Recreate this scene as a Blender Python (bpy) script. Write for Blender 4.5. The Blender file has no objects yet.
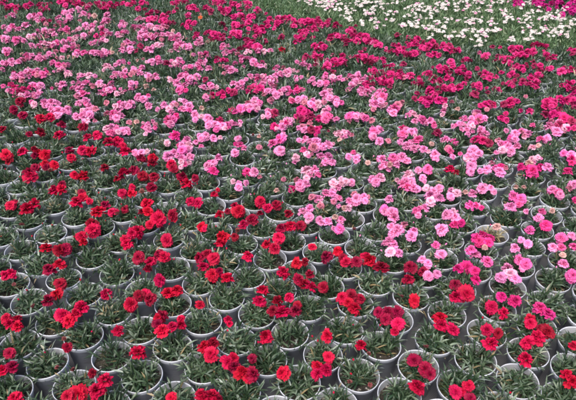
SKY_STRENGTH, SUN_STRENGTH, EXPOSURE = 0.145, 1.35, 0.98
# ---- what stands where: blooms seen from the path, as x, y, width, height (fifths of a pixel inside a block) and colour letter
BL = {
(0,320): "15,240,60,70R 60,225,60,60D 45,165,60,50D 85,20,60,60R 45,15,60,40R 340,0,80,25R 340,130,50,55D 320,95,40,40V 285,235,45,50V 365,245,40,45V 390,370,85,80R 335,380,60,50R 475,345,90,80R 520,290,80,60R 465,260,45,40D 70,388,80,40R",
(115,320): "15,45,60,60R 235,45,80,70R 285,25,50,60R 330,15,50,60R 215,15,50,40D 115,155,80,70R 445,125,70,65R 490,105,65,60D 480,165,75,60R 565,205,50,70R 425,360,70,60R 480,365,80,80R 520,385,50,50D 440,385,60,50R 280,388,60,30R 570,15,30,35R",
(230,320): "178,75,65,75R 485,70,65,60R 20,190,70,60R 105,190,45,50D 60,255,75,75R 115,265,80,70D 90,285,60,50R 20,225,50,60D 260,262,60,75R 490,180,55,50R 440,220,50,50R 440,262,60,60R 485,240,70,60R",
(345,320): "265,15,70,45R 250,50,55,40R 485,15,75,60R 545,40,65,65R 78,115,70,55R 120,165,30,35V 345,200,75,50D 400,240,80,60D 425,270,60,55D 370,325,80,80R 25,310,45,55V 125,325,40,30V 405,130,40,40V 555,355,60,70R",
(461,320): "130,45,70,60R 185,65,50,50D 155,110,75,70R 345,10,65,40R 335,105,70,60R 385,80,70,70R 435,55,65,70D 400,40,50,40D 325,185,75,70R 565,120,45,50R 530,265,60,55R 560,300,70,80R 40,325,60,50R 10,355,40,40R 50,390,60,40D",
(0,240): "230,30,70,55R 325,45,65,60D 300,45,55,60D 295,115,60,50R 240,140,65,60D 55,160,60,45R 25,170,50,40R 300,215,65,50D 275,265,70,55R 240,295,60,50D 415,5,50,30R 527,262,65,55R 400,330,70,75R 375,355,60,60R 315,370,80,70R 30,385,60,40R 85,390,50,40R 70,220,40,40V 165,330,35,35V",
(115,240): "55,15,65,50R 260,5,55,35R 525,5,60,30R 115,85,60,50D 170,100,55,65R 215,65,50,50D 245,80,60,60R 165,135,50,40D 415,80,60,60D 490,85,60,65R 440,125,60,55R 460,65,50,40D 490,170,60,60R 525,155,50,50D 560,180,55,70R 230,190,60,60R 265,255,60,70R 310,245,60,55R 80,320,65,65R 115,275,60,50D 165,290,60,70D 150,265,50,40R 425,318,50,45R 240,370,70,50D 215,385,50,40R 325,390,50,25R 565,390,40,40R",
(230,240): "90,70,55,60R 180,15,45,45R 220,30,60,60R 265,155,65,60R 330,110,55,50R 375,105,40,40D 410,30,45,35R 475,75,60,80D 535,50,55,50R 565,90,40,50D 350,190,60,60D 375,215,60,60D 410,225,65,60R 465,235,55,55D 395,165,50,40D 560,285,60,70R 165,240,60,55R 150,295,60,60R 240,300,60,50D 290,280,50,45R 255,350,75,75R 325,345,65,60D 215,350,50,50D 335,325,40,40D",
(345,240): "125,95,65,70R 185,125,65,70D 60,105,50,55D 5,105,40,60R 110,75,60,40R 200,10,40,35P 240,15,50,45P 225,52,60,45L 270,60,45,45P 455,20,50,40K 485,67,55,50P 565,135,50,60M 320,130,65,60D 315,185,70,55D 390,150,45,50D 385,90,45,40P 415,115,45,40P 420,180,55,50P 463,165,42,45P 30,275,60,60D 50,335,65,65R 15,310,50,60R 80,290,40,50D 350,300,65,50R 285,280,40,40V 215,350,70,60D 165,360,50,50D 260,355,60,60D 200,390,60,40D 475,380,75,45R 550,215,65,45D 555,275,70,60R",
(461,240): "50,40,50,50K 75,65,55,60P 120,35,40,40B 90,3,60,20H 140,5,60,20H 135,102,60,60K 270,35,50,35P 335,15,45,45P 30,130,70,60M 70,150,50,45M 78,195,50,45M 30,265,85,75R 235,130,55,45P 295,95,50,50K 325,115,55,55K 310,130,45,40P 200,180,60,50P 250,160,60,60L 270,185,60,40P 205,275,55,45M 275,300,60,65M 155,330,70,60R 215,360,50,60R 395,330,70,55H 440,360,80,65H 345,390,60,25R 460,30,50,45P 500,30,50,45K 510,70,40,40B 515,108,60,55P 565,25,40,50K 560,175,60,70K",
(0,160): "225,12,55,40R 275,18,55,45R 150,75,65,60R 145,55,60,30D 415,75,65,55R 375,68,50,45R 520,30,50,45D 265,142,55,45R 305,140,50,50R 310,122,40,35D 50,222,55,45R 135,235,80,65R 170,210,70,50R 380,200,55,70R 405,180,55,50R 490,245,80,60R 520,220,50,40D 555,255,45,40R 460,345,75,60R 455,315,70,40D 410,375,60,45R 110,320,50,50V",
(115,160): "40,55,60,55R 90,45,60,30D 185,5,60,30D 275,15,60,50R 330,5,35,25L 370,12,35,30L 460,25,45,50P 495,45,50,60H 490,10,40,30P 135,75,55,50D 190,75,50,50D 180,125,60,60D 360,110,85,75R 340,80,60,40D 400,85,40,40D 35,165,55,45R 80,165,50,42R 495,165,38,50R 370,200,55,50R 410,208,55,50R 150,215,75,60R 165,250,60,50R 220,290,65,70R 280,270,50,60D 525,268,50,45R 425,328,50,45R 115,350,80,70R 85,365,50,50R 530,380,70,50R 255,390,60,30R 5,255,20,40R 50,395,50,20R 225,260,60,30D",
(230,160): "85,55,55,50H 125,55,40,50P 145,80,35,35N 15,105,30,20L 45,130,40,40P 270,93,40,35N 232,147,35,30B 380,45,55,45L 425,40,45,45P 475,5,45,25P 515,5,45,25P 310,140,40,45H 350,125,60,55P 335,95,60,35N 380,110,40,50P 520,108,50,45L 560,110,50,45L 480,155,50,45P 440,185,60,35P 510,165,40,40P 550,185,40,40P 520,205,25,25N 570,235,25,35B 155,205,55,60R 185,235,50,50R 230,220,55,50D 45,250,70,65R 105,285,55,70D 65,315,45,45R 290,262,40,40D 300,320,75,55R 350,325,45,50D 365,250,55,45P 400,235,50,45P 395,280,45,45P 485,298,45,45P 525,280,45,40B 555,290,45,45P 550,340,45,45K 240,380,70,45R 20,380,40,40D",
(345,160): "5,105,35,55L 185,25,45,40P 115,12,35,35B 225,20,40,35B 260,18,35,35P 55,3,30,15P 175,80,55,50P 140,90,50,45P 155,105,60,40P 315,65,60,35L 300,105,50,50P 330,100,50,45P 345,135,50,50P 285,115,45,50P 310,130,45,45K 415,40,60,50K 365,48,40,35P 390,85,40,35P 525,35,55,45R 470,135,50,40P 425,170,60,50P 470,180,55,60P 440,150,45,40P 530,180,40,40P 55,190,60,50P 95,180,50,40P 115,205,30,35B 20,200,40,35P 15,235,45,35L 220,190,45,30P 200,245,50,50K 250,275,60,65P 235,255,45,45P 355,250,50,40K 400,235,45,40P 505,265,60,45P 550,280,55,40P 550,315,45,40H 480,340,60,50P 260,340,65,55P 235,358,45,40P 335,375,60,55P 345,350,50,40P 220,392,70,25P 45,345,40,40V",
(461,160): "50,25,65,45P 130,40,50,40P 155,10,50,25N 195,50,65,45P 200,25,50,30H 360,50,70,60H 345,35,50,40M 340,10,60,30B 440,30,55,45P 535,50,50,50H 555,10,40,30H 107,135,60,45P 150,133,35,40P 60,160,55,45P 20,155,35,30B 50,222,45,45K 75,225,30,35H 262,175,60,45K 300,190,60,55K 250,228,60,45P 275,130,40,30B 315,130,40,30B 455,145,50,45K 490,155,50,45K 565,120,40,50P 570,195,30,40H 390,285,50,45P 408,248,45,35K 457,250,30,35B 427,318,55,50H 345,345,55,45K 180,330,55,50B 75,385,60,45H 110,370,55,45H 145,385,55,45H 500,385,65,30K 555,375,40,35P 300,395,40,20P",
(0,80): "70,30,50,40H 85,60,60,40K 120,40,50,45M 165,20,45,40P 205,22,45,40P 135,70,50,40P 190,60,40,35P 310,15,50,40P 225,105,50,50P 258,105,45,50P 290,150,65,40P 320,150,30,40P 380,175,50,45P 410,175,45,40P 445,170,45,35P 435,200,35,25L 475,200,30,30N 420,10,45,25P 390,40,40,40P 415,65,55,50K 430,100,50,40P 445,130,50,40P 495,10,40,35P 505,55,45,40P 545,45,45,40P 555,10,40,30P 530,110,40,35N 565,165,50,50K 560,230,50,45P 110,170,55,45D 70,145,50,40D 95,100,60,35D 205,188,50,45R 245,182,50,45R 310,215,45,50D 205,255,50,45D 290,270,60,50R 145,265,40,40D 435,278,50,50R 480,272,55,50R 410,230,55,45D 545,305,60,60R 30,370,70,50R 110,350,50,50R 190,360,50,50R 230,368,50,50R 175,370,40,40D 345,345,50,40D 355,385,50,35R 445,350,85,65R 5,240,40,45D",
(115,80): "80,15,40,30P 80,40,40,30P 155,25,40,40B 190,45,30,30B 5,65,25,35L 40,120,50,45P 78,115,40,60P 115,80,45,35P 140,90,50,40P 10,165,45,45P 70,205,40,40N 112,205,35,40B 165,215,35,30P 200,220,35,30N 168,242,45,30P 10,240,40,40P 38,252,40,40P 265,195,50,45K 310,10,55,30P 320,45,60,45K 345,20,50,40P 245,120,40,40P 285,122,40,30L 325,97,25,20L 335,138,45,45P 368,125,48,48P 345,105,40,30P 445,30,45,35P 480,30,40,35P 430,135,40,30B 400,170,55,40P 490,70,60,50M 455,85,40,30P 540,58,40,35M 572,52,35,35M 465,185,55,40P 465,222,45,40P 500,218,45,40P 525,195,45,40H 540,225,40,40P 303,275,60,50H 262,312,38,32L 360,295,55,35P 335,320,45,45P 368,322,45,45L 335,350,55,45K 295,360,50,45P 265,375,50,50P 370,375,45,40P 335,390,50,25P 455,275,60,35P 430,293,40,35P 490,288,40,45P 10,300,45,60R 50,345,75,60R 130,360,45,40P 160,355,30,30L 185,385,60,40R 130,385,45,40D 515,385,50,40P",
(230,80): "20,10,40,35P 60,10,45,35P 10,55,35,40U 115,35,45,45H 148,35,45,45M 165,15,45,40P 208,15,45,40P 185,50,50,35P 230,70,50,40P 270,45,40,30P 305,55,50,45K 340,92,55,35P 300,90,30,20B 120,95,50,40P 100,130,45,45P 132,132,40,45P 50,140,60,35K 10,140,35,35B 190,172,40,35P 225,160,50,40U 225,228,50,40M 290,205,60,50P 310,195,40,35L 265,230,40,40P 355,145,50,40M 390,160,50,55M 405,115,50,40P 440,115,50,40L 470,60,55,60P 500,85,40,35P 530,105,40,30P 450,12,40,35P 485,10,40,35K 495,175,60,50K 480,150,40,30P 400,210,50,35N 370,245,45,35P 405,240,50,40U 435,245,40,35M 545,268,35,40L 570,255,25,35L 545,295,35,30B 375,290,40,30P 430,300,60,40P 430,332,45,45P 470,328,45,45P 490,315,40,35P 455,375,50,50P 495,378,55,50P 330,383,42,45L 370,345,45,40K 385,365,30,35L 245,290,60,50K 205,305,35,25B 250,345,60,40P 145,335,45,35N 40,290,35,30P 50,318,45,35K 25,360,40,45P 115,275,35,35V 145,278,35,30B 20,215,40,40P 330,30,30,40U",
(345,80): "85,40,45,45P 115,55,55,50P 165,65,45,45K 190,75,50,50K 150,115,55,50P 180,105,40,40P 40,30,30,25P 12,50,20,30B 60,5,50,25P 110,10,45,30M 190,5,40,20M 225,5,40,20M 250,135,50,55K 285,110,40,45N 350,90,35,30U 420,95,45,50M 448,80,40,40H 468,95,45,45M 420,45,50,50M 380,15,50,40M 490,35,40,35M 565,30,40,50M 535,105,40,35N 495,148,40,30P 565,140,40,30B 390,195,45,45K 425,200,45,45P 345,165,45,30L 20,178,55,45K 65,178,50,45P 100,188,45,35K 0,258,30,30L 35,270,30,30N 145,250,50,40K 180,245,45,35P 145,280,45,35P 170,300,50,45P 215,300,40,40N 290,265,55,45K 335,255,40,40P 365,290,50,50K 310,325,50,50P 345,338,45,45P 395,342,45,30P 450,365,50,50P 465,260,55,45U 505,290,55,40P 550,300,50,40K 528,352,45,40K 435,318,35,25B 240,380,50,45K 285,375,50,60P 55,385,45,35P 20,380,35,30P 185,390,55,25P 45,360,30,30K 570,215,25,35P",
(461,80): "90,25,50,40M 75,65,60,30U 185,42,35,30M 240,15,40,30M 345,15,50,40M 125,115,45,40M 165,118,45,45H 245,105,60,45M 325,80,30,35N 430,105,50,45M 460,105,45,40H 510,100,50,35M 560,100,50,50M 545,15,60,40M 565,60,30,30M 345,150,45,40H 205,182,50,35M 460,165,60,55M 515,185,55,55M 80,158,55,40P 95,190,50,45K 20,185,40,35P 50,215,35,30P 30,243,35,40P 5,215,25,30P 440,222,55,45P 490,210,40,40P 480,250,55,50P 120,262,60,40P 70,290,60,50M 110,295,50,45M 270,260,45,40P 270,292,45,35P 338,262,45,40P 395,290,45,40K 428,288,45,38P 205,315,45,45P 235,325,50,45P 250,350,55,45P 205,345,45,40L 60,345,60,40P 35,375,45,40P 65,378,45,40P 90,365,45,40P 355,330,45,35L 385,325,35,30B 355,393,40,20L 385,385,30,25L 550,365,50,30P 555,390,50,25H 565,235,35,40H 510,365,40,30K",
(0,0): "40,30,50,40M 80,32,50,40M 155,15,50,40M 195,18,50,40M 210,40,50,30M 20,5,50,15M 300,5,40,20M 340,5,40,20M 380,12,40,30M 412,14,40,30M 435,35,40,30K 490,15,50,30M 520,20,40,35M 552,18,40,30M 65,70,55,35P 150,78,40,30P 182,85,40,30P 215,100,50,45K 60,125,50,40P 90,140,40,30P 130,120,50,40P 45,145,30,25P 170,175,50,45P 80,195,60,35K 20,190,45,35P 222,148,42,35P 262,150,40,32P 295,108,45,35P 335,145,50,40K 295,80,30,25P 330,60,40,35P 350,80,55,30P 360,50,40,30P 420,62,50,25P 475,75,50,35B 530,70,45,35P 515,110,50,40P 540,95,35,30P 400,100,35,25N 425,125,42,38P 455,135,42,38P 380,150,30,30L 375,180,30,25L 420,175,50,35P 510,140,40,40K 515,165,40,35H 550,165,45,35P 480,205,45,35P 510,195,40,30P 192,225,42,45P 228,212,42,40L 225,240,35,30B 25,250,38,32P 55,250,35,30B 285,210,50,40K 320,205,40,35P 330,235,42,40P 362,238,42,40P 370,220,40,30P 385,255,42,38K 415,258,42,35K 465,258,42,40P 495,258,40,40P 530,262,38,30P 560,260,35,28B 130,270,40,38P 160,272,38,34P 110,267,30,20B 200,280,50,35P 245,265,40,30P 310,285,35,30L 340,280,32,26B 368,282,32,26B 30,315,45,30P 58,300,42,38P 92,302,42,36P 260,315,40,30P 292,320,40,36K 322,322,38,34K 290,348,35,25L 150,352,42,34P 182,346,40,32P 75,375,45,42P 108,375,42,40P 130,355,35,28P 215,365,50,35K 245,368,30,25B 345,360,25,30L 395,370,40,35L 445,370,40,35L 530,325,35,40L 70,358,30,25M 570,360,20,30P",
(115,0): "85,15,50,50H 10,15,40,30M 130,8,50,25M 115,40,40,30M 180,55,45,42M 190,88,45,42H 235,75,45,40H 252,98,42,36M 175,125,55,45P 315,8,40,28M 345,8,40,28M 380,30,50,40H 450,35,50,30M 480,50,50,30U 365,75,40,45H 365,108,50,35M 360,130,30,25M 310,45,35,35U 270,60,30,30M 500,5,40,15M 540,5,40,15M 535,45,40,40M 565,45,40,40M 535,115,50,35U 425,85,22,28O 428,68,18,16B 470,155,40,35H 495,165,42,38M 528,178,42,36M 405,165,40,35M 285,115,40,30N 115,95,40,25P 92,130,42,36P 128,130,42,38P 35,105,40,30P 25,125,30,25P 55,155,60,35P 10,165,30,25P 125,165,40,40P 155,182,40,36P 188,180,40,36P 208,130,40,30P 242,126,40,28P 235,168,40,34P 266,166,38,32P 305,180,45,40P 290,150,30,25B 65,205,50,35P 38,240,42,36P 74,242,42,38P 130,225,40,30U 105,250,30,25U 180,240,40,35P 210,220,45,40L 325,215,50,40P 310,240,50,40P 350,230,50,40P 358,190,20,20B 425,200,40,35P 460,205,35,35B 455,262,55,35K 430,302,50,30P 535,222,45,25P 560,250,35,35P 510,285,38,34U 540,296,36,34M 565,335,40,45P 470,335,45,35P 525,325,25,20B 185,302,40,36P 215,298,40,36P 110,298,30,25B 140,292,30,25N 20,305,40,25P 260,310,40,45U 320,295,45,35P 315,322,45,25P 360,345,35,30B 95,350,42,38P 122,362,40,36P 170,375,42,42P 200,372,40,40P 10,365,42,42P 42,368,42,42P 40,335,30,15B 322,378,42,40P 355,376,40,36P 410,380,45,40P 375,388,40,28P 270,385,30,15B 450,392,40,15U",
(230,0): "20,15,50,35M 85,12,40,30M 85,36,38,30H 140,45,45,45M 20,78,42,36M 52,72,42,36H 95,80,40,40M 95,105,45,35H 20,120,40,40M 15,160,40,38H 45,160,40,38H 125,135,45,45M 158,130,42,42M 140,155,40,34M 200,90,50,35M 235,110,50,45M 265,88,42,38H 295,85,42,38M 330,112,42,38M 362,106,40,36M 390,98,45,38M 405,112,36,32M 450,105,40,40M 490,105,50,45H 530,115,45,40M 420,135,45,35M 380,150,45,40H 350,190,55,45M 365,170,50,40M 508,176,45,42M 545,174,42,40M 255,180,40,50U 90,195,50,40M 100,218,42,38M 130,224,40,38H 170,200,50,45U 265,245,45,40R 420,225,42,42M 440,242,40,38M 380,275,40,35U 435,280,50,40M 515,270,40,35N 560,275,40,35M 550,300,50,35M 490,320,55,35H 430,318,30,30U 365,315,42,42P 392,325,40,40P 45,240,50,40U 20,250,45,35P 138,250,42,36P 165,254,40,34L 88,250,25,25L 55,282,40,38P 85,288,40,38P 25,312,40,25P 5,340,35,35P 120,302,50,30P 155,325,35,30P 235,330,35,30P 255,362,42,40P 292,358,42,40P 230,370,40,30P 300,345,30,30L 355,383,25,25P 410,390,40,20P 105,375,40,34P 138,375,40,36P 165,385,50,30P 210,392,40,20P 480,385,42,30P 515,383,42,30L 545,385,40,30P",
(345,0): "30,140,50,45M 10,200,40,40M 45,175,40,40M 75,172,40,38M 60,200,40,36M 100,175,40,40M 125,195,35,35M 155,210,36,36M 178,222,36,36H 95,240,30,25U 65,280,50,40H 100,285,42,38M 132,284,40,36M 155,292,35,25M 40,380,40,36P 70,378,40,34P 95,388,36,28P 210,330,50,45M 145,350,40,25M 260,255,50,40M 270,225,50,35M 315,268,42,38M 350,262,42,38M 345,210,40,36M 368,190,40,36M 295,315,40,30U 420,225,50,50M 440,210,50,50M 450,262,50,30M 490,226,38,36M 512,238,38,36H 545,245,40,40M 330,370,50,45H 270,355,40,40M 275,375,35,30H 195,388,50,30M 235,370,40,40M 410,360,30,30M 445,380,50,40M 505,385,40,25M 510,345,40,50M 530,305,45,40H 470,330,40,30M 570,340,30,50M 260,170,40,30U",
(461,0): "125,275,45,55H 205,290,42,42M 238,288,42,42H 222,305,38,32H 255,240,38,36M 285,236,38,36M 300,265,40,30M 330,255,38,36M 362,252,38,36M 378,222,36,34M 402,222,36,34M 465,280,45,50M 565,250,30,50M 25,292,35,30M 85,340,30,25U 12,365,38,34M 42,366,36,34M 125,362,38,36M 152,372,40,36H 275,330,40,36H 305,330,38,36M 255,365,45,50M 395,325,35,50M 385,370,45,40M 350,385,50,30M 500,350,55,40H 550,340,50,40H 160,230,30,20U 275,15,40,28Q 305,18,40,28Q 395,18,42,34Q 425,25,40,34Q 505,12,42,34Q 540,18,44,38Q 522,34,38,28Q 555,60,50,45Q 450,10,50,28Q 480,8,46,26Q 568,30,36,36Q",
}
WH = {
(345,0): "15,45 30,60 75,30 50,10 110,10 140,35 125,65 145,65 105,65 190,40 160,5 210,70 250,55 235,102 150,105 160,135 90,118 35,98 240,10 285,5 350,25 360,45 370,30 400,50 430,50 460,55 320,75 350,85 370,95 300,125 330,120 345,125 285,132 365,130 405,138 430,85 460,115 505,108 490,20 520,12 500,45 555,50 560,100 440,140 465,155 430,185 520,182 500,135 570,175 85,15 65,25 550,15 465,20 300,40 180,15",
(461,0): "10,5 30,15 60,10 110,10 75,60 130,45 145,50 150,25 20,40 55,95 45,115 30,110 60,150 100,155 120,160 20,150 10,180 80,180 85,200 90,225 115,175 150,120 165,150 185,145 210,60 220,75 235,85 220,110 260,90 300,110 325,95 345,80 360,60 385,50 390,90 425,95 440,75 480,90 500,100 490,70 520,45 300,35 335,130 310,155 355,155 375,160 410,150 460,150 480,155 500,165 500,135 530,180 335,192 250,195 465,175 550,110 560,120 200,10 350,10 235,5 95,105 545,135",
(230,0): "385,10 410,14 440,12 455,28 480,5 465,30 520,12 530,40 340,3 570,75 475,45 545,50 500,30 560,15 505,4",
}
POTS = [(52,324),(85,334),(20,344),(45,365),(112,356),(74,386),(13,390),(141,330),(173,347),(142,376),(205,367),(174,399),
(203,321),(239,394),(21,250),(43,265),(28,301),(12,285),(118,273),(93,257),(64,279),(84,294),(112,313),(173,268),(200,283),
(173,304),(196,251),(168,240),(227,298),(143,290),(249,277),(270,259),(257,314),(316,254),(290,242),(242,244),(326,286),
(309,306),(286,284),(376,283),(411,297),(425,275),(344,268),(457,288),(447,314),(355,304),(547,304),(497,309),
(554,280),(517,266),(507,288),(21,187),(30,221),(56,205),(106,183),(51,234),(168,186),(193,221),(126,213),(205,183),
(520,380),(530,354),(538,330),(487,332),(476,358),(561,397),(576,341),(571,366),(501,404),(381,344),(419,367),(434,341),
(394,320),(356,376),(402,396),(460,388),(345,330),(288,336),(322,358),(299,380),(270,358),(338,402)]
import bpy, math, re, random
import numpy as np
from mathutils import Vector, Euler

random.seed(7)
rng = np.random.default_rng(11)
scene = bpy.context.scene
COL = scene.collection

# ------------------------------------------------------------------ camera and ground geometry
FPX, PITCH = 590.0, math.radians(34.0)          # focal length in photo pixels, downward tilt
POT_H, POT_R, EYE = 0.125, 0.070, 1.58          # pot height, rim radius, eye height above the rims
CAMZ = POT_H + EYE
SP, CP = math.sin(PITCH), math.cos(PITCH)

def ground(x, y, z):
    """point on the level z seen at photo pixel x, y"""
    dx, dy = (x - 288) / FPX, (y - 200) / FPX
    t = (CAMZ - z) / (SP + dy * CP)
    return np.array([dx * t, (CP - dy * SP) * t])

def depth(gx, gy, z):
    return gy * CP + (CAMZ - z) * SP

def pixel(gx, gy, z):
    d = depth(gx, gy, z)
    return 288 + FPX * gx / d, 200 - FPX * (gy * SP - (CAMZ - z) * CP) / d

cam = bpy.data.cameras.new('camera')
cam.sensor_width = 36.0
cam.lens = FPX / 576 * 36.0
cam.clip_start, cam.clip_end = 0.05, 300
camo = bpy.data.objects.new('camera', cam)
COL.objects.link(camo)
camo.location = (0, 0, CAMZ)
camo.rotation_euler = (math.radians(90) - PITCH, 0, 0)
scene.camera = camo

# ------------------------------------------------------------------ light
w = bpy.data.worlds.new('World')
scene.world = w
w.use_nodes = True
nt = w.node_tree
sky = nt.nodes.new('ShaderNodeTexSky')
sky.sky_type = 'NISHITA'
sky.sun_disc = False
SUN_EL, SUN_AZ = math.radians(60), math.radians(205)      # high behind the viewer, veiled by cloud
sky.sun_elevation = SUN_EL
sky.sun_rotation = SUN_AZ
sky.air_density = 1.0
sky.dust_density = 4.0
nt.links.new(sky.outputs[0], nt.nodes['Background'].inputs[0])
nt.nodes['Background'].inputs[1].default_value = SKY_STRENGTH
sl = bpy.data.lights.new('sun', 'SUN')
sl.energy = SUN_STRENGTH
sl.angle = math.radians(42)
sl.color = (1.0, 0.96, 0.91)
so = bpy.data.objects.new('sun', sl)
COL.objects.link(so)
so.rotation_euler = Vector((math.sin(SUN_AZ) * math.cos(SUN_EL), math.cos(SUN_AZ) * math.cos(SUN_EL), math.sin(SUN_EL))).to_track_quat('Z', 'Y').to_euler()
so.location = (0, 0, 8)

vs = scene.view_settings
vs.view_transform = 'Standard'
vs.look = 'None'
vs.gamma = 1
vs.use_curve_mapping = False
vs.exposure = EXPOSURE
scene.cycles.filter_width = 1.9
scene.cycles.max_bounces = 5
scene.cycles.diffuse_bounces = 3
scene.cycles.transmission_bounces = 2

# ------------------------------------------------------------------ materials
def mat(name):
    m = bpy.data.materials.new(name)
    m.use_nodes = True
    n = m.node_tree
    return m, n, n.nodes['Principled BSDF'], n.links.new

def attr(n, name='tint'):
    a = n.nodes.new('ShaderNodeAttribute')
    a.attribute_name = name
    return a.outputs['Fac']

def ramp(n, fac, stops):
    r = n.nodes.new('ShaderNodeValToRGB')
    e = r.color_ramp.elements
    while len(e) < len(stops):
        e.new(0.5)
    for k, (pos, c) in enumerate(stops):
        e[k].position = pos
        e[k].color = (*c, 1)
    n.links.new(fac, r.inputs[0])
    return r.outputs[0]

def noise(n, scale, detail=3, coord='Object'):
    tc = n.nodes.new('ShaderNodeTexCoord')
    t = n.nodes.new('ShaderNodeTexNoise')
    t.inputs['Scale'].default_value = scale
    t.inputs['Detail'].default_value = detail
    n.links.new(tc.outputs[coord], t.inputs['Vector'])
    return t.outputs['Fac']

def mix(n, a, b, fac, blend='MIX'):
    m = n.nodes.new('ShaderNodeMix')
    m.data_type = 'RGBA'
    m.blend_type = blend
    for s, v in ((m.inputs[6], a), (m.inputs[7], b), (m.inputs[0], fac)):
        if isinstance(v, (int, float)):
            s.default_value = v
        elif isinstance(v, tuple):
            s.default_value = (*v, 1)
        else:
            n.links.new(v, s)
    return m.outputs[2]

def leaf_material(name, stops, trans):
    m, n, b, L = mat(name)
    c = ramp(n, attr(n), stops)
    c = mix(n, c, (0.6, 0.66, 0.62), 0.0)
    L(c, b.inputs['Base Color'])
    b.inputs['Roughness'].default_value = 0.40
    b.inputs['Specular IOR Level'].default_value = 0.55
    t = n.nodes.new('ShaderNodeBsdfTranslucent')
    L(mix(n, c, (0.10, 0.20, 0.05), 0.5), t.inputs['Color'])
    s = n.nodes.new('ShaderNodeMixShader')
    s.inputs[0].default_value = trans
    L(b.outputs[0], s.inputs[1])
    L(t.outputs[0], s.inputs[2])
    L(s.outputs[0], n.nodes['Material Output'].inputs[0])
    return m

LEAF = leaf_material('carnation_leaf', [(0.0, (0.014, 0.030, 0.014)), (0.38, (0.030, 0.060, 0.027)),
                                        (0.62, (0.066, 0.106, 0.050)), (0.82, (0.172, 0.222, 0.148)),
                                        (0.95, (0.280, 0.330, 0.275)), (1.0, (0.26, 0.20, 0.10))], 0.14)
GRASSY = leaf_material('bright_leaf', [(0.0, (0.034, 0.066, 0.024)), (0.45, (0.080, 0.145, 0.058)),
                                       (0.85, (0.190, 0.275, 0.135)), (1.0, (0.30, 0.32, 0.19))], 0.18)
STRAW = leaf_material('straw_leaf', [(0.0, (0.22, 0.17, 0.08)), (0.5, (0.42, 0.34, 0.18)), (1.0, (0.56, 0.49, 0.30))], 0.15)

def petal_material(name, deep, edge, rough=0.62):
    m, n, b, L = mat(name)
    c = ramp(n, attr(n), [(0.0, deep), (0.62, tuple(0.6 * e + 0.4 * d for e, d in zip(edge, deep))), (1.0, edge)])
    oi = n.nodes.new('ShaderNodeObjectInfo')
    hs = n.nodes.new('ShaderNodeHueSaturation')
    mr = n.nodes.new('ShaderNodeMapRange')
    mr.inputs[3].default_value, mr.inputs[4].default_value = 0.80, 1.16
    L(oi.outputs['Random'], mr.inputs[0])
    L(mr.outputs[0], hs.inputs['Value'])
    mh = n.nodes.new('ShaderNodeMapRange')
    fr = n.nodes.new('ShaderNodeMath')
    fr.operation = 'MULTIPLY'
    fr.inputs[1].default_value = 37.7
    fc = n.nodes.new('ShaderNodeMath')
    fc.operation = 'FRACT'
    L(oi.outputs['Random'], fr.inputs[0])
    L(fr.outputs[0], fc.inputs[0])
    L(fc.outputs[0], mh.inputs[0])
    mh.inputs[3].default_value, mh.inputs[4].default_value = 0.4890, 0.5030
    L(mh.outputs[0], hs.inputs['Hue'])
    L(c, hs.inputs['Color'])
    L(hs.outputs[0], b.inputs['Base Color'])
    b.inputs['Roughness'].default_value = rough
    b.inputs['Specular IOR Level'].default_value = 0.2
    t = n.nodes.new('ShaderNodeBsdfTranslucent')
    L(hs.outputs[0], t.inputs['Color'])
    s = n.nodes.new('ShaderNodeMixShader')
    s.inputs[0].default_value = 0.18
    L(b.outputs[0], s.inputs[1])
    L(t.outputs[0], s.inputs[2])
    L(s.outputs[0], n.nodes['Material Output'].inputs[0])
    return m

#       deep centre, petal edge, word used in the labels
HUES = {
    'R': ('bright red', (0.30, 0.002, 0.012), (0.64, 0.006, 0.048)),
    'D': ('dark crimson', (0.10, 0.0015, 0.010), (0.36, 0.004, 0.030)),
    'P': ('pink', (0.75, 0.10, 0.315), (0.88, 0.345, 0.575)),
    'L': ('pale pink', (0.83, 0.27, 0.43), (0.87, 0.50, 0.61)),
    'K': ('rose pink', (0.70, 0.04, 0.195), (0.85, 0.17, 0.42)),
    'H': ('hot pink', (0.66, 0.012, 0.13), (0.80, 0.065, 0.27)),
    'M': ('raspberry', (0.46, 0.006, 0.090), (0.70, 0.030, 0.200)),
    'U': ('dull raspberry', (0.24, 0.008, 0.05), (0.42, 0.035, 0.11)),
    'N': ('dusky pink', (0.46, 0.10, 0.17), (0.64, 0.22, 0.30)),
    'B': ('fading beige', (0.50, 0.21, 0.20), (0.68, 0.43, 0.38)),
    'V': ('withered brown', (0.12, 0.030, 0.028), (0.24, 0.075, 0.070)),
    'O': ('orange', (0.75, 0.10, 0.03), (0.85, 0.25, 0.10)),
    'W': ('white', (0.68, 0.56, 0.50), (0.74, 0.70, 0.65)),
    'Q': ('magenta', (0.58, 0.008, 0.16), (0.74, 0.03, 0.28)),
}
PETAL = {k: petal_material(v[0].replace(' ', '_') + '_petal', v[1], v[2]) for k, v in HUES.items()}

def plain(name, c1, c2, scale, rough, bump=0.0, spec=0.5):
    m, n, b, L = mat(name)
    f = noise(n, scale)
    L(ramp(n, f, [(0.3, c1), (0.7, c2)]), b.inputs['Base Color'])
    b.inputs['Roughness'].default_value = rough
    b.inputs['Specular IOR Level'].default_value = spec
    if bump:
        bp = n.nodes.new('ShaderNodeBump')
        bp.inputs['Strength'].default_value = bump
        bp.inputs['Distance'].default_value = 0.004
        L(noise(n, scale * 3, 6), bp.inputs['Height'])
        L(bp.outputs[0], b.inputs['Normal'])
    return m

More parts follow.
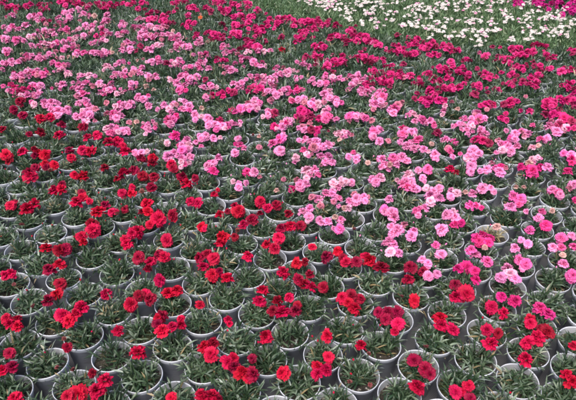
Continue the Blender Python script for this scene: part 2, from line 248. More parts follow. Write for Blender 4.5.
STALK = plain('stalk_green', (0.05, 0.085, 0.045), (0.09, 0.13, 0.08), 20, 0.5)
def soil_material(name, dark, light):
    m, n, b, L = mat(name)
    tc = n.nodes.new('ShaderNodeTexCoord')
    oi = n.nodes.new('ShaderNodeObjectInfo')
    ad = n.nodes.new('ShaderNodeVectorMath')
    L(tc.outputs['Object'], ad.inputs[0])
    L(oi.outputs['Location'], ad.inputs[1])
    vo = n.nodes.new('ShaderNodeTexVoronoi')
    vo.inputs['Scale'].default_value = 170
    L(ad.outputs[0], vo.inputs['Vector'])
    no = n.nodes.new('ShaderNodeTexNoise')
    no.inputs['Scale'].default_value = 40
    no.inputs['Detail'].default_value = 5
    L(ad.outputs[0], no.inputs['Vector'])
    c = ramp(n, no.outputs['Fac'], [(0.32, dark), (0.68, light)])
    sx = n.nodes.new('ShaderNodeSeparateColor')
    L(vo.outputs['Color'], sx.inputs[0])
    grit = ramp(n, sx.outputs[0], [(0.90, (0, 0, 0)), (0.93, (0.8, 0.8, 0.8))])
    L(mix(n, c, (0.34, 0.32, 0.28), grit), b.inputs['Base Color'])
    b.inputs['Roughness'].default_value = 0.95
    bp = n.nodes.new('ShaderNodeBump')
    bp.inputs['Distance'].default_value = 0.006
    L(vo.outputs['Distance'], bp.inputs['Height'])
    L(bp.outputs[0], b.inputs['Normal'])
    return m
SOIL = soil_material('potting_soil', (0.012, 0.010, 0.008), (0.055, 0.044, 0.030))
MOSS = soil_material('mossy_soil', (0.020, 0.024, 0.010), (0.070, 0.078, 0.026))

def pot_plastic():
    m, n, b, L = mat('grey_pot_plastic')
    oi = n.nodes.new('ShaderNodeObjectInfo')
    tc = n.nodes.new('ShaderNodeTexCoord')
    mp = n.nodes.new('ShaderNodeMapping')
    mp.inputs['Scale'].default_value = (9, 9, 28)
    L(tc.outputs['Object'], mp.inputs[0])
    vm = n.nodes.new('ShaderNodeVectorMath')
    L(mp.outputs[0], vm.inputs[0])
    L(oi.outputs['Location'], vm.inputs[1])
    t = n.nodes.new('ShaderNodeTexNoise')
    t.inputs['Scale'].default_value = 2.2
    t.inputs['Detail'].default_value = 6
    t.inputs['Roughness'].default_value = 0.68
    L(vm.outputs[0], t.inputs[0])
    c = ramp(n, t.outputs[0], [(0.26, (0.46, 0.455, 0.47)), (0.48, (0.70, 0.725, 0.775)), (0.75, (0.77, 0.79, 0.83))])
    hs = n.nodes.new('ShaderNodeHueSaturation')
    mr = n.nodes.new('ShaderNodeMapRange')
    mr.inputs[3].default_value, mr.inputs[4].default_value = 0.76, 1.08
    L(oi.outputs['Random'], mr.inputs[0])
    L(mr.outputs[0], hs.inputs['Value'])
    L(c, hs.inputs['Color'])
    L(hs.outputs[0], b.inputs['Base Color'])
    b.inputs['Roughness'].default_value = 0.5
    return m
PLASTIC = pot_plastic()
RIM = plain('pale_rim_plastic', (0.50, 0.52, 0.56), (0.70, 0.72, 0.77), 30, 0.38)
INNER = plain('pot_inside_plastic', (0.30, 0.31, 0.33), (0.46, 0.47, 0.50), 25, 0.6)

def weed_mat():
    m, n, b, L = mat('woven_ground_cloth')
    tc = n.nodes.new('ShaderNodeTexCoord')
    k = n.nodes.new('ShaderNodeTexChecker')
    k.inputs['Scale'].default_value = 260
    k.inputs[1].default_value = (0.085, 0.086, 0.094, 1)
    k.inputs[2].default_value = (0.135, 0.136, 0.146, 1)
    L(tc.outputs['Object'], k.inputs[0])
    L(mix(n, k.outputs[0], (0.24, 0.235, 0.24), ramp(n, noise(n, 5, 6), [(0.5, (0, 0, 0)), (0.8, (0.7, 0.7, 0.7))])), b.inputs['Base Color'])
    b.inputs['Roughness'].default_value = 0.75
    return m
CLOTH = weed_mat()

# ------------------------------------------------------------------ mesh templates: (verts, quads, material slot, tint)
def grid_quads(nu, nv, off=0, wrap=False):
    q = []
    for j in range(nv - 1):
        for i in range(nu if wrap else nu - 1):
            a, b = j * nu + i, j * nu + (i + 1) % nu
            q.append((off + a, off + b, off + b + nu, off + a + nu))
    return q

class T:
    def __init__(s):
        s.v, s.f, s.m, s.t, s.n = [], [], [], [], 0
    def add(s, v, f, m=0, t=0.5):
        v = np.asarray(v, float)
        f = np.asarray(f, int)
        s.v.append(v); s.f.append(f + s.n)
        s.m.append(np.full(len(f), m))
        s.t.append(np.broadcast_to(np.asarray(t, float), (len(v),)).copy())
        s.n += len(v)
    def out(s):
        return np.concatenate(s.v), np.concatenate(s.f), np.concatenate(s.m), np.concatenate(s.t)

def mesh_from(name, data, mats, smooth=True):
    v, f, m, t = data
    me = bpy.data.meshes.new(name)
    me.vertices.add(len(v)); me.loops.add(4 * len(f)); me.polygons.add(len(f))
    me.vertices.foreach_set('co', v.astype(np.float32).ravel())
    me.loops.foreach_set('vertex_index', f.astype(np.int32).ravel())
    me.polygons.foreach_set('loop_start', np.arange(0, 4 * len(f), 4, dtype=np.int32))
    me.polygons.foreach_set('material_index', m.astype(np.int32))
    me.polygons.foreach_set('use_smooth', np.full(len(f), smooth, dtype=bool))
    a = me.attributes.new('tint', 'FLOAT', 'POINT')
    a.data.foreach_set('value', t.astype(np.float32))
    for k in mats:
        me.materials.append(k)
    me.update(calc_edges=True)
    me.validate()
    return me

def lathe(t, prof, n=40, m=0, tint=0.5):
    a = np.linspace(0, 2 * math.pi, n, endpoint=False)
    v = [(r * math.cos(x), r * math.sin(x), z) for r, z in prof for x in a]
    t.add(v, grid_quads(n, len(prof), wrap=True), m, tint)

def unit(v):
    return v / (np.linalg.norm(v) + 1e-9)

def leaf(t, base, d, up, length, width, droop, curl, rows=5, tint=0.5):
    """one arching lance-shaped blade folded along its midrib"""
    d = unit(d)
    side = unit(np.cross(d, up))
    nrm = np.cross(side, d)
    v = []
    p = np.array(base, float)
    prof = (0.55, 0.95, 1.0, 0.72, 0.06) if rows == 5 else (0.6, 1.0, 0.08)
    for k in range(rows):
        s = k / (rows - 1)
        ww = width * prof[k] * 0.5
        tw = side * math.cos(curl * s) + nrm * math.sin(curl * s)
        if rows == 5:
            v += [p - tw * ww + nrm * ww * 0.38, p, p + tw * ww + nrm * ww * 0.38]
        else:
            v += [p - tw * ww, p + tw * ww]
        if k < rows - 1:
            dd = unit(d + np.array([0, 0, -1.0]) * droop * (s + 0.15) ** 1.3)
            p = p + dd * length / (rows - 1)
    t.add(v, grid_quads(3 if rows == 5 else 2, rows), 0, np.clip(tint, 0, 1))

def make_foliage(seed, shoots=15, rows=5, spread=1.0, dead=0.04):
    r = np.random.default_rng(seed)
    t = T()
    lean = r.normal(0, 0.16, 2)
    for s in range(shoots):
        ang = 2.399 * s + r.normal(0, 0.3)
        q = math.sqrt((s + 0.5) / shoots)
        base = np.array([0.038 * q * math.cos(ang), 0.038 * q * math.sin(ang), -0.022])
        tilt = q * r.uniform(0.25, 1.0) * spread
        axis = unit(np.array([math.cos(ang) * math.sin(tilt) + lean[0], math.sin(ang) * math.sin(tilt) + lean[1], math.cos(tilt)]))
        L = r.uniform(0.034, 0.072) * (1.0 - 0.15 * q)
        side0 = unit(np.cross(axis, np.array([0.3, 0.5, 0.2]) + r.normal(0, 0.5, 3)))
        nodes = 6
        shoot_tint = r.normal(0.50, 0.15)
        for k in range(nodes):
            h = (k + 0.4) / nodes
            pos = base + axis * L * h + np.array([0, 0, 0.0])
            rot = k * 1.57 + r.normal(0, 0.25)
            other = np.cross(axis, side0)
            for sg in (1, -1):
                o = (side0 * math.cos(rot) + other * math.sin(rot)) * sg
                el = 0.42 + 0.70 * h + r.normal(0, 0.26)
                d = o * math.cos(el) + axis * math.sin(el)
                ll = r.uniform(0.032, 0.056) * (1.06 - 0.35 * h) * (1.35 if r.random() < 0.10 else 1.0)
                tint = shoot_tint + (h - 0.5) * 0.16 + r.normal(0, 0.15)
                if h < 0.35 and r.random() < dead * 3:
                    tint = 1.0
                leaf(t, pos, d, axis + o * 0.01, ll, r.uniform(0.0046, 0.0074), r.uniform(0.25, 0.95), r.normal(0, 0.35), rows, tint)
        if rows == 5:       # the shoot's own stem
            v = []
            for z in (0, 1):
                for x in range(4):
                    a = x * math.pi / 2
                    v.append(base + axis * L * z + (side0 * math.cos(a) + other * math.sin(a)) * 0.0016)
            t.add(v, grid_quads(4, 2, wrap=True), 0, 0.45)
    return t.out()

def make_flower(seed, fine=True, withered=False, flat=False):
    """a double, ruffled bloom of unit width looking up +Z, its base at the origin"""
    r = np.random.default_rng(seed)
    t = T()
    nu, nv = (7, 4) if fine else (5, 3)
    tiers = [(8, 0.50, -0.10, 0.25), (9, 0.48, 0.26, 0.23), (9, 0.43, 0.58, 0.21), (7, 0.35, 0.92, 0.19), (5, 0.27, 1.25, 0.17)]
    if not fine:
        tiers = [(8, 0.50, 0.0, 0.25), (7, 0.45, 0.42, 0.25), (6, 0.36, 0.80, 0.22), (4, 0.26, 1.2, 0.18)]
    if flat:
        tiers = [(5, 0.50, -0.05, 0.40), (4, 0.36, 0.35, 0.34)]
    for ti, (n, R, el, hw) in enumerate(tiers):
        for k in range(n):
            ang = 2 * math.pi * (k + 0.5 * (ti % 2)) / n + r.normal(0, 0.14)
            e = el + r.normal(0, 0.24)
            rad = R * r.uniform(0.74, 1.16)
            shade = r.normal(0, 0.16)
            if withered:
                rad *= r.uniform(0.5, 0.9); e = r.uniform(0.5, 1.4)
            out = np.array([math.cos(ang), math.sin(ang), 0])
            tan = np.array([-math.sin(ang), math.cos(ang), 0])
            ph, fr, am = r.uniform(0, 6), r.uniform(5, 8), r.uniform(0.035, 0.075)
            v, tint = [], []
            for j in range(nv):
                s = j / (nv - 1)
                ee = e + (0.35 - 0.75 * s) * 0.55           # blade lifts then rolls back
                d = out * math.cos(ee) + np.array([0, 0, 1]) * math.sin(ee)
                up = -out * math.sin(ee) + np.array([0, 0, 1]) * math.cos(ee)
                for i in range(nu):
                    u = 2 * i / (nu - 1) - 1
                    tooth = (0.11 if i % 2 else -0.09) * r.uniform(0.5, 1.3) if j == nv - 1 else 0
                    rr = rad * (s * (1 - 0.16 * u * u) + tooth * s)
                    half = hw * (0.20 + 0.80 * s ** 0.8) * (rad / 0.5)
                    p = d * rr + tan * half * u + up * am * s * math.sin(fr * u * 0.9 + ph) + np.array([0, 0, 0.13 + 0.05 * ti])
                    v.append(p)
                    tint.append(0.06 + 0.80 * s ** 1.3 + shade + r.normal(0, 0.08) - (0.08 if abs(u) < 0.3 else 0))
            t.add(v, grid_quads(nu, nv), 0, np.clip(tint, 0, 1))
    lathe(t, [(0.05, -0.22), (0.095, -0.16), (0.105, 0.02), (0.13, 0.16)], 8 if fine else 4, 1)
    return t.out()

def make_stalk():
    t = T()
    v = []
    for k in range(5):
        s = k / 4
        for x in range(5):
            a = x * 2 * math.pi / 5
            v.append((0.034 * math.cos(a) + 0.10 * math.sin(s * 3), 0.034 * math.sin(a), -0.2 - 1.9 * s))
    t.add(v, grid_quads(5, 5, wrap=True), 0)
    return t.out()

def make_bud(seed):
    """a closed bud on its thin jointed stalk, base at the origin"""
    r = np.random.default_rng(seed)
    t = T()
    H = 0.085
    bend = r.normal(0, 0.014, 2)
    prof = [(0.0012, 0), (0.0012, 0.35), (0.0017, 0.37), (0.0011, 0.40), (0.0010, 0.76), (0.0028, 0.80), (0.0036, 0.88), (0.0033, 0.95)]
    def ring(rad, h):
        return [(rad * math.cos(a) + bend[0] * h * h, rad * math.sin(a) + bend[1] * h * h, h * H) for a in np.linspace(0, 2 * math.pi, 6, endpoint=False)]
    v = [p for rad, h in prof for p in ring(rad, h)]
    t.add(v, grid_quads(6, len(prof), wrap=True), 0)
    v = [p for rad, h in [(0.0030, 0.95), (0.0033, 0.985), (0.0024, 1.02), (0.0004, 1.04)] for p in ring(rad, h)]
    t.add(v, grid_quads(6, 4, wrap=True), 1, r.uniform(0.2, 0.9))
    return t.out()

# pot pieces, origin at the middle of the rim plane
def pot_body():
    t = T()
    lathe(t, [(0.0005, -0.121), (0.047, -0.121), (0.050, -0.125), (0.0515, -0.1235), (0.0665, -0.018), (0.0690, -0.017), (0.0695, -0.004)], 40, 0)
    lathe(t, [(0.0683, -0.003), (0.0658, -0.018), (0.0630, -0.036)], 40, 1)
    return t.out()
def pot_rim():
    t = T()
    lathe(t, [(0.0696, -0.0062), (0.0708, -0.0052), (0.0710, -0.0018), (0.0704, 0.0003), (0.0694, 0.0006), (0.0685, -0.0002), (0.0680, -0.0036)], 44, 0)
    return t.out()
def pot_soil():
    t = T()
    r = np.random.default_rng(5)
    v = []
    for j, q in enumerate((0.001, 0.02, 0.04, 0.0635)):
        for i in range(20):
            a = 2 * math.pi * i / 20
            v.append((q * math.cos(a), q * math.sin(a), -0.026 + (r.normal(0, 0.0022) if j else 0) + 0.004 * (1 - q / 0.0635)))
    t.add(v, grid_quads(20, 4, wrap=True), 0)
    return t.out()

POT_ME = mesh_from('plant_pot', pot_body(), [PLASTIC, INNER])
RIM_ME = mesh_from('pot_rim', pot_rim(), [RIM])
SOIL_ME = [mesh_from('pot_soil', pot_soil(), [SOIL]), mesh_from('pot_soil', pot_soil(), [MOSS])]
NF = 14
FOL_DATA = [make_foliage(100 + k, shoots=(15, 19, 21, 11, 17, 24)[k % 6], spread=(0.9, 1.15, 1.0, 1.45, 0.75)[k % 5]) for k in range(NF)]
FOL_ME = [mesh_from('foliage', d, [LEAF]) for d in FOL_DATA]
STRAW_ME = mesh_from('straw_foliage', make_foliage(77, shoots=9), [STRAW])
FLO_DATA = [make_flower(300 + k) for k in range(14)]
FLO_V = [make_flower(340 + k, withered=True) for k in range(4)]
FLO_ME = {c: [mesh_from(HUES[c][0].replace(' ', '_') + '_flower', d, [PETAL[c], STALK])
              for d in (FLO_V if c in 'V' else FLO_DATA)] for c in 'RDPLKHMUNBVO'}
BUD_ME = {c: [mesh_from('flower_bud', make_bud(700 + k), [STALK, PETAL[c]]) for k in range(4)] for c in 'RPHM'}
STALK_ME = mesh_from('flower_stalk', make_stalk(), [STALK])

# ------------------------------------------------------------------ where the pots stand
P0 = np.array([ground(x, y, POT_H) for x, y in POTS])
a1 = 0.149 * np.array([math.cos(math.radians(54)), math.sin(math.radians(54))])
a2 = 0.150 * np.array([math.cos(math.radians(145)), math.sin(math.radians(145))])
M = np.array([a1, a2])
start = int(np.argmin(np.linalg.norm(P0 - P0.mean(0), axis=1)))
idx, todo = {start: (0, 0)}, [start]
while todo:                                   # walk from pot to pot along the rows
    i = todo.pop(0)
    for j in range(len(P0)):
        if j in idx:
            continue
        dv = P0[j] - P0[i]
        q = dv @ np.linalg.inv(M)
        n = np.round(q)
        if np.abs(n).sum() in (1, 2) and np.abs(n).max() == 1 and np.linalg.norm(dv - n @ M) < 0.05:
            idx[j] = (idx[i][0] + int(n[0]), idx[i][1] + int(n[1]))
            todo.append(j)
for _ in range(3):
    ks = list(idx)
    A = np.array([[*idx[k], 1] for k in ks], float)
    sol, *_r = np.linalg.lstsq(A, P0[ks], rcond=None)
    for k in range(len(P0)):
        n = np.round((P0[k] - sol[2]) @ np.linalg.inv(sol[:2]))
        idx[k] = (int(n[0]), int(n[1]))
fit = sol
res = {}
for k in range(len(P0)):
    base = np.array([*idx[k], 1]) @ fit
    if idx[k] not in res and np.linalg.norm(P0[k] - base) < 0.075:
        res[idx[k]] = P0[k] - base
cells = []
RK = np.array(list(res)); RV = np.array(list(res.values()))
for i in range(-40, 75):
    for j in range(-60, 60):
        b = np.array([i, j, 1]) @ fit
        if not (0.45 < b[1] < 8.3):
            continue
        sx, sy = pixel(b[0], b[1], POT_H)
        if not (-190 < sx < 766 and -95 < sy < 470):
            continue
        if (i, j) in res:
            cells.append((b + res[(i, j)], True))
        else:                                 # carry the drift of the traced rows over to their neighbours
            d2 = ((RK - (i, j)) ** 2).sum(1)
            wt = np.exp(-d2 / 3.0)
            off = (wt[:, None] * RV).sum(0) / (wt.sum() + 0.25)
            cells.append((b + off + rng.normal(0, 0.009, 2), False))
PP = np.array([c[0] for c in cells])
FIX = np.array([c[1] for c in cells])
for _ in range(25):                           # rims may touch but never cross
    dv = PP[:, None] - PP[None]
    dd = np.linalg.norm(dv, axis=2) + np.eye(len(PP)) * 9
    for i, j in np.argwhere(dd < 0.1425):
        if i < j:
            push = (0.1430 - dd[i, j]) * dv[i, j] / dd[i, j] * 0.5
            wi, wj = (0.6 if FIX[i] else 1.0), (0.6 if FIX[j] else 1.0)
            PP[i] += push * wi
            PP[j] -= push * wj

def white_edge(x):
    """photo height of the front edge of the white bed"""
    return np.interp(x, [-80, 235, 262, 300, 345, 400, 450, 500, 576, 770], [-75, -16, 6, 17, 25, 34, 39, 43, 47, 56])
def magenta_edge(x):
    return np.interp(x, [430, 500, 530, 576, 770], [-40, -6, 7, 17, 34])

# ------------------------------------------------------------------ the blooms
PAT = re.compile(r'(\d+),(\d+),(\d+),(\d+)([A-Z])')
blooms = []      # gx, gy, z, diameter, colour
for (ox, oy), s in BL.items():
    for x, y, bw, bh, c in PAT.findall(s):
        x, y, bw, bh = ox + int(x) / 5, oy + int(y) / 5, int(bw) / 5, int(bh) / 5
        z = POT_H + rng.uniform(0.052, 0.078)
        g = ground(x, y, z)
        d = math.sqrt(bw * max(bh, bw * 0.75)) * depth(g[0], g[1], z) / FPX
        d *= 0.74 if c in 'BVN' else 1.0
        blooms.append([g[0], g[1], z, min(max(d * np.interp(y, [20, 120, 260], [1.02, 1.0, 1.08]), 0.026), 0.066), c])
# each tall head towards the back is a tight cluster: smaller blooms and fading ones crowd round it
for b in list(blooms):
    if b[1] > 2.0 and b[4] in 'PKLHMR':
        lo, hi = (0, 3) if b[1] < 2.9 else (1, 5) if b[4] in 'PKLH' else (2, 7)
        if b[4] == 'R':
            lo, hi = 0, 2
        for _ in range(int(rng.integers(lo, hi))):
            a = rng.uniform(0, 6.28)
            q = b[3] * rng.uniform(0.55, 0.95) * (1.7 if rng.random() < 0.22 else 1.0)
            c = {'P': 'PPPKL', 'K': 'KPPH', 'L': 'LPP', 'H': 'HHKM', 'M': 'MMMHU', 'R': 'RDD'}[b[4]]
            c = c[rng.integers(0, len(c))] if rng.random() < 0.88 else {'R': 'V', 'M': 'U'}.get(b[4], 'N')
            blooms.append([b[0] + q * math.cos(a), b[1] + q * math.sin(a) * 1.1, b[2] - rng.uniform(0, 0.014), b[3] * rng.uniform(0.5, 0.9), c])
print('blooms', len(blooms))

owner = []
for b in blooms:
    tgt = np.array(b[:2]) + (0, 0.012)
    owner.append(int(np.argmin(np.linalg.norm(PP - tgt, axis=1))))

zone = []
for q in PP:
    sx, sy = pixel(q[0], q[1], POT_H + 0.06)
    zone.append('Q' if sy < magenta_edge(sx) else 'W' if sy < white_edge(sx) else 'C')
mine = {}
for k, o in enumerate(owner):
    mine.setdefault(o, []).append(k)

# blooms of the pots beyond the picture's edge, coloured like the nearest part of the bed
bl = np.array([b[:2] for b in blooms]); bc = [b[4] for b in blooms]
def stray(q, n):
    out = []
    for _ in range(n):
        d = np.linalg.norm(bl - q, axis=1)
        k = np.argsort(d)[rng.integers(0, 12)]
        out.append([q[0] + rng.normal(0, 0.03), q[1] + rng.normal(0, 0.03), POT_H + rng.uniform(0.06, 0.09), rng.uniform(0.036, 0.05), bc[k]])
    return out

def frame_share(q):
    sx, sy = pixel(q[0], q[1], POT_H)
    return -8 < sx < 584 and -10 < sy < 418
inside = [k for k in range(len(PP)) if zone[k] == 'C' and frame_share(PP[k])]
inside.sort(key=lambda k: depth(PP[k][0], PP[k][1], POT_H))
single = inside[:300]
rest = [k for k in range(len(PP)) if zone[k] == 'C' and k not in set(single)]
print('pots', len(PP), 'carnations in frame', len(inside), 'far edge y', pixel(*PP[single[-1]], POT_H))

# ------------------------------------------------------------------ the setting
def ground_sheet():
    t = T()
    n = 41
    xs = np.linspace(-60, 60, n)
    v = [(x, y, 0.0) for y in np.linspace(-40, 160, n) for x in xs]
    t.add(v, grid_quads(n, n), 0)
    o = bpy.data.objects.new('ground', mesh_from('ground', t.out(), [CLOTH]))
    COL.objects.link(o)
    o['kind'] = 'structure'
ground_sheet()

# ------------------------------------------------------------------ labels
NUM = 'no one two three four five six seven eight nine ten eleven twelve'.split()
ORD = ('first second third fourth fifth sixth seventh eighth ninth tenth eleventh twelfth thirteenth fourteenth fifteenth '
       'sixteenth seventeenth eighteenth nineteenth twentieth').split()
ORD += ['twenty-' + o for o in ORD[:9]] + ['thirtieth']
def ordinal(k):
    return ORD[k] if k < len(ORD) else str(k + 1) + 'th'

# rows run across the bed: pots along one lattice diagonal share a row
invf = np.linalg.inv(fit[:2])
rowdir = fit[0] - fit[1]                     # one step sideways along a row
rowv = {}
for k in single:
    n = np.round((PP[k] - fit[2]) @ invf)
    rowv.setdefault(int(n[0] + n[1]), []).append(k)
rows = sorted(rowv)
place_of = {}
for ri, rr in enumerate(rows):
    line = sorted(rowv[rr], key=lambda k: float(PP[k] @ unit(rowdir)))
    for ci, k in enumerate(line):
        place_of[k] = (ri, ci, len(line))

def describe(k):
    cs = {}
    for b in mine.get(k, []):
        cs[HUES[blooms[b][4]][0]] = cs.get(HUES[blooms[b][4]][0], 0) + 1
    top = sorted(cs.items(), key=lambda p: -p[1])
    if not top:
        look = 'grey pot of green carnation leaves without blooms'
    elif len(top) == 1:
        look = f'pot of {NUM[min(top[0][1], 12)]} {top[0][0]} bloom' + ('s' if top[0][1] > 1 else '')
    else:
        look = f'pot of {NUM[min(top[0][1], 12)]} {top[0][0]} and {NUM[min(top[1][1], 12)]} {top[1][0]} bloom' + ('s' if top[0][1] + top[1][1] > 1 else '')
    if k == straw_pot:
        look = 'pot with straw-yellow dead leaves'
    ri, ci, n = place_of[k]
    where = (f'leftmost in {ordinal(ri)} row from front' if ci == 0 else f'rightmost in {ordinal(ri)} row from front' if ci == n - 1
             else f'{ordinal(ci)} from left in {ordinal(ri)} row')
    return f'{look}, {where}'

# ------------------------------------------------------------------ one potted carnation, then its copies
def part(name, me, parent, loc=(0, 0, 0), rot=(0, 0, 0), sc=(1, 1, 1)):
    o = bpy.data.objects.new(name, me)
    COL.objects.link(o)
    o.parent = parent
    o.location, o.rotation_euler, o.scale = loc, rot, sc
    return o

def aim(d):
    return Vector(d).to_track_quat('Z', 'Y').to_euler()

sp = ground(486, 212, POT_H + 0.05)
straw_pot = min(single, key=lambda k: np.linalg.norm(PP[k] - sp))

def dress(root, k):
    """blooms of one plant, each leaning out from the middle of its pot"""
    for b in mine.get(k, []):
        gx, gy, z, d, c = blooms[b]
        rel = np.array([gx - PP[k][0], gy - PP[k][1], z - POT_H])
        lean = rel - np.array([rel[0] * 0.1, rel[1] * 0.1, -0.045])
        lean = unit(lean + rng.normal(0, 0.012, 3))
        me = FLO_ME[c][rng.integers(0, len(FLO_ME[c]))]
        base = rel - lean * d * 0.33
        e = aim(lean)
        f = part('flower', me, root, base, e, (d * rng.uniform(0.88, 1.12), d * rng.uniform(0.88, 1.12), d * rng.uniform(0.85, 1.15)))
        f.rotation_euler.rotate_axis('Z', rng.uniform(0, 6.28))
        part('stalk', STALK_ME, f)

def add_buds(root, k, n):
    near = np.argsort(np.linalg.norm(bl - PP[k], axis=1))[:3]
    for _ in range(n):
        c = {'R': 'R', 'D': 'R', 'V': 'R', 'H': 'H', 'M': 'M', 'U': 'M'}.get(bc[near[rng.integers(0, 3)]], 'P')
        a, q = rng.uniform(0, 6.28), rng.uniform(0.005, 0.035)
        s = rng.uniform(0.85, 1.15)
        part('bud', BUD_ME[c][rng.integers(0, 4)], root, (q * math.cos(a), q * math.sin(a), -0.02),
             (-math.sin(a) * q * 9 + rng.normal(0, 0.1), math.cos(a) * q * 9 + rng.normal(0, 0.1), a), (s, s, s))

def copy_part(o, parent):
    c = o.copy()
    COL.objects.link(c)
    c.parent = parent
    for ch in list(o.children):
        copy_part(ch, c)
    return c

proto = bpy.data.objects.new('potted_carnation', None)
proto.empty_display_size = 0.05
COL.objects.link(proto)
pot = part('pot', POT_ME, proto, (0, 0, POT_H))
part('rim', RIM_ME, pot)
part('soil', SOIL_ME[0], pot)
part('foliage', FOL_ME[0], proto, (0, 0, POT_H))

def inner(px):       # does the pot stand well inside the frame
    return 0 < px[0] < 576

made = []
for n, k in enumerate(single):
    if n == 0:
        root = proto
    else:
        root = proto.copy()
        COL.objects.link(root)
        for ch in list(proto.children):
            if ch.name.split('.')[0] in ('pot', 'foliage'):
                copy_part(ch, root)
    made.append((root, k))
n_done = 0
for root, k in made:
    root.location = (PP[k][0], PP[k][1], 0)
    root['label'] = describe(k)
    root['category'] = 'potted carnation'
    root['group'] = 'carnation pots standing in rows'
    sz = np.interp(PP[k][1], [1.0, 2.0, 2.9, 3.6], [0.94, 0.96, 1.02, 1.12]) * rng.uniform(0.84, 1.17)
    for ch in root.children:
        if ch.name.startswith('pot'):
            ch.rotation_euler = (rng.normal(0, 0.028), rng.normal(0, 0.028), rng.uniform(0, 6.28))
            ch.scale = (rng.uniform(0.955, 1.0), rng.uniform(0.955, 1.0), 1)
            for sub in ch.children:
                if sub.name.startswith('soil') and rng.random() < 0.14:
                    sub.data = SOIL_ME[1]
        else:
            ch.data = STRAW_ME if k == straw_pot else FOL_ME[rng.integers(0, NF)]
            ch.rotation_euler = (0, 0, rng.uniform(0, 6.28))
            if k == straw_pot:
                sz *= 0.8
            ch.scale = (sz * rng.uniform(0.94, 1.06), sz * rng.uniform(0.94, 1.06), sz * rng.uniform(0.85, 1.12))
    before = set(root.children)
    dress(root, k)
    if n_done < 200:
        add_buds(root, k, int(rng.choice([0, 0, 0, 1, 1, 2])))
    n_done += 1
    for ch in root.children:
        if ch not in before:
            ch.location.z += POT_H

# ------------------------------------------------------------------ everything farther away, one object per bed
def joined(name, pots, leafmat, bloom_list, flat=False, with_pots=True, tint_shift=0.0, grow=1.0):
    """one mesh of many small plants"""
    hue_keys = sorted({b[4] for b in bloom_list}) or ['W']
    mats = [leafmat, PLASTIC, RIM, SOIL, STALK] + [PETAL[c] for c in hue_keys]
    slot = {c: 5 + i for i, c in enumerate(hue_keys)}
    lows = [make_foliage(500 + i, shoots=19 + i % 5, rows=3, spread=(0.9, 1.05, 1.2)[i % 3]) for i in range(10)]
    flow = [make_flower(600 + i, fine=False, flat=flat) for i in range(10)]
    V, F, MI, TI, n = [], [], [], [], 0
    def put(data, R, loc, m, dt=0.0, noclip=False):
        nonlocal n
        v, f, mm, t = data
        V.append(v @ R.T + loc); F.append(f + n)
        MI.append(np.asarray([m[q] for q in mm]) if not isinstance(m, int) else np.full(len(f), m))
        TI.append(np.clip(t + dt, 0, 1)); n += len(v)
    def lowpot():
        t = T()
        lathe(t, [(0.0515, -0.1235), (0.0665, -0.018), (0.0690, -0.017), (0.0695, -0.004)], 16, 1)
        lathe(t, [(0.0695, -0.004), (0.0713, -0.001), (0.0672, 0.0), (0.0665, -0.004), (0.064, -0.024)], 16, 2)
        lathe(t, [(0.0635, -0.025), (0.001, -0.022)], 12, 3)
        return t.out()
    lp = lowpot()
    I3 = np.eye(3)
    for q in pots:
        loc = np.array([q[0], q[1], POT_H])
        if with_pots:
            put(lp, I3, loc, [0, 1, 2, 3])
        a = rng.uniform(0, 6.28)
        s = rng.uniform(1.02, 1.34) * grow
        R = np.array([[math.cos(a), -math.sin(a), 0], [math.sin(a), math.cos(a), 0], [0, 0, rng.uniform(0.95, 1.15)]]) * s
        put(lows[rng.integers(0, len(lows))], R, loc, 0, tint_shift + rng.normal(0, 0.09))
    pa = np.array(pots)
    for gx, gy, z, d, c in bloom_list:
        k = int(np.argmin(np.linalg.norm(pa - (gx, gy), axis=1)))
        rel = np.array([gx - pa[k][0], gy - pa[k][1], z - POT_H + 0.05])
        rel[:2] *= min(1.0, 0.07 / (np.linalg.norm(rel[:2]) + 1e-6))
        if flat:
            rel = np.array([rng.normal(0, 0.1), rng.normal(0, 0.1), 1.0])
        e = Euler(aim(unit(rel)))
        m3 = np.array(e.to_matrix())
        a = rng.uniform(0, 6.28)
        R = m3 @ np.array([[math.cos(a), -math.sin(a), 0], [math.sin(a), math.cos(a), 0], [0, 0, 1]]) * d
        put(flow[rng.integers(0, len(flow))], R, np.array([gx, gy, z]) - m3[:, 2] * d * 0.33, [slot[c], 4])
    me = mesh_from(name, (np.concatenate(V), np.concatenate(F), np.concatenate(MI), np.concatenate(TI)), mats)
    o = bpy.data.objects.new(name, me)
    COL.objects.link(o)
    o['kind'] = 'stuff'
    return o

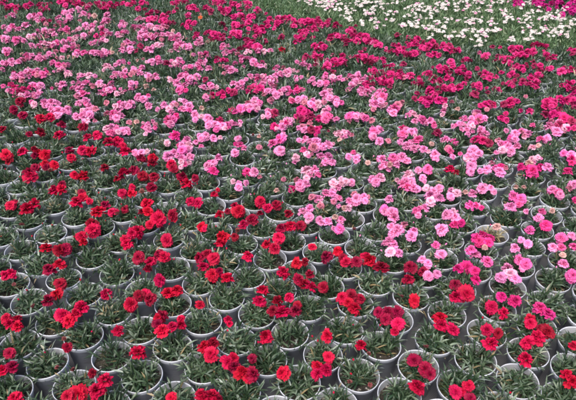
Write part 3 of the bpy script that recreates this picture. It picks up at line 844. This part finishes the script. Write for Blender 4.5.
ss = set(single)
far_blooms = [blooms[b] for b in range(len(blooms)) if owner[b] not in ss and blooms[b][4] != 'Q']
for k in rest:
    if k not in mine and not frame_share(PP[k]):
        far_blooms += stray(PP[k], int(rng.integers(1, 4)))
o = joined('carnation_field', [PP[k] for k in rest], LEAF, far_blooms, tint_shift=-0.05)
o['label'] = 'mass of raspberry and pink carnations in pots behind the nearer rows'
o['category'] = 'carnations'

white = []
for (ox, oy), s in WH.items():
    for x, y in re.findall(r'(\d+),(\d+)', s):
        x, y = ox + int(x) / 5, oy + int(y) / 5
        z = POT_H + rng.uniform(0.075, 0.10)
        for q in range(int(rng.integers(4, 9))):
            g = ground(x + rng.normal(0, 2.6) * (q > 0), y + rng.normal(0, 1.0) * (q > 0), z - 0.012 * min(q, 3) * rng.random())
            white.append([g[0], g[1], z, rng.uniform(0.020, 0.032), 'W' if rng.random() < 0.93 else 'L'])
wp = [PP[k] for k in range(len(PP)) if zone[k] == 'W']
wp += [q + rng.normal(0, 0.02, 2) + (0.07, 0.07) for q in wp]      # closer set than the carnations in front
for q in wp:
    sx, sy = pixel(q[0], q[1], POT_H)
    if sy < -4 or sx < -6 or sx > 582:
        for _ in range(3):
            white.append([q[0] + rng.normal(0, 0.05), q[1] + rng.normal(0, 0.05), POT_H + rng.uniform(0.075, 0.1), rng.uniform(0.03, 0.046), 'W'])
o = joined('white_carnation_bed', wp, GRASSY, white, flat=True, with_pots=False, grow=1.05)
o['label'] = 'bright green bed dotted with white carnations along the far right edge'
o['category'] = 'white carnations'

mp = [PP[k] for k in range(len(PP)) if zone[k] == 'Q']
mb = [b for b in blooms if b[4] == 'Q']
for q in mp:
    for _ in range(4):
        mb.append([q[0] + rng.normal(0, 0.04), q[1] + rng.normal(0, 0.04), POT_H + rng.uniform(0.07, 0.09), rng.uniform(0.04, 0.055), 'Q'])
o = joined('magenta_carnation_bed', mp, LEAF, mb)
o['label'] = 'patch of magenta carnations in the far right corner behind the white ones'
o['category'] = 'magenta carnations'
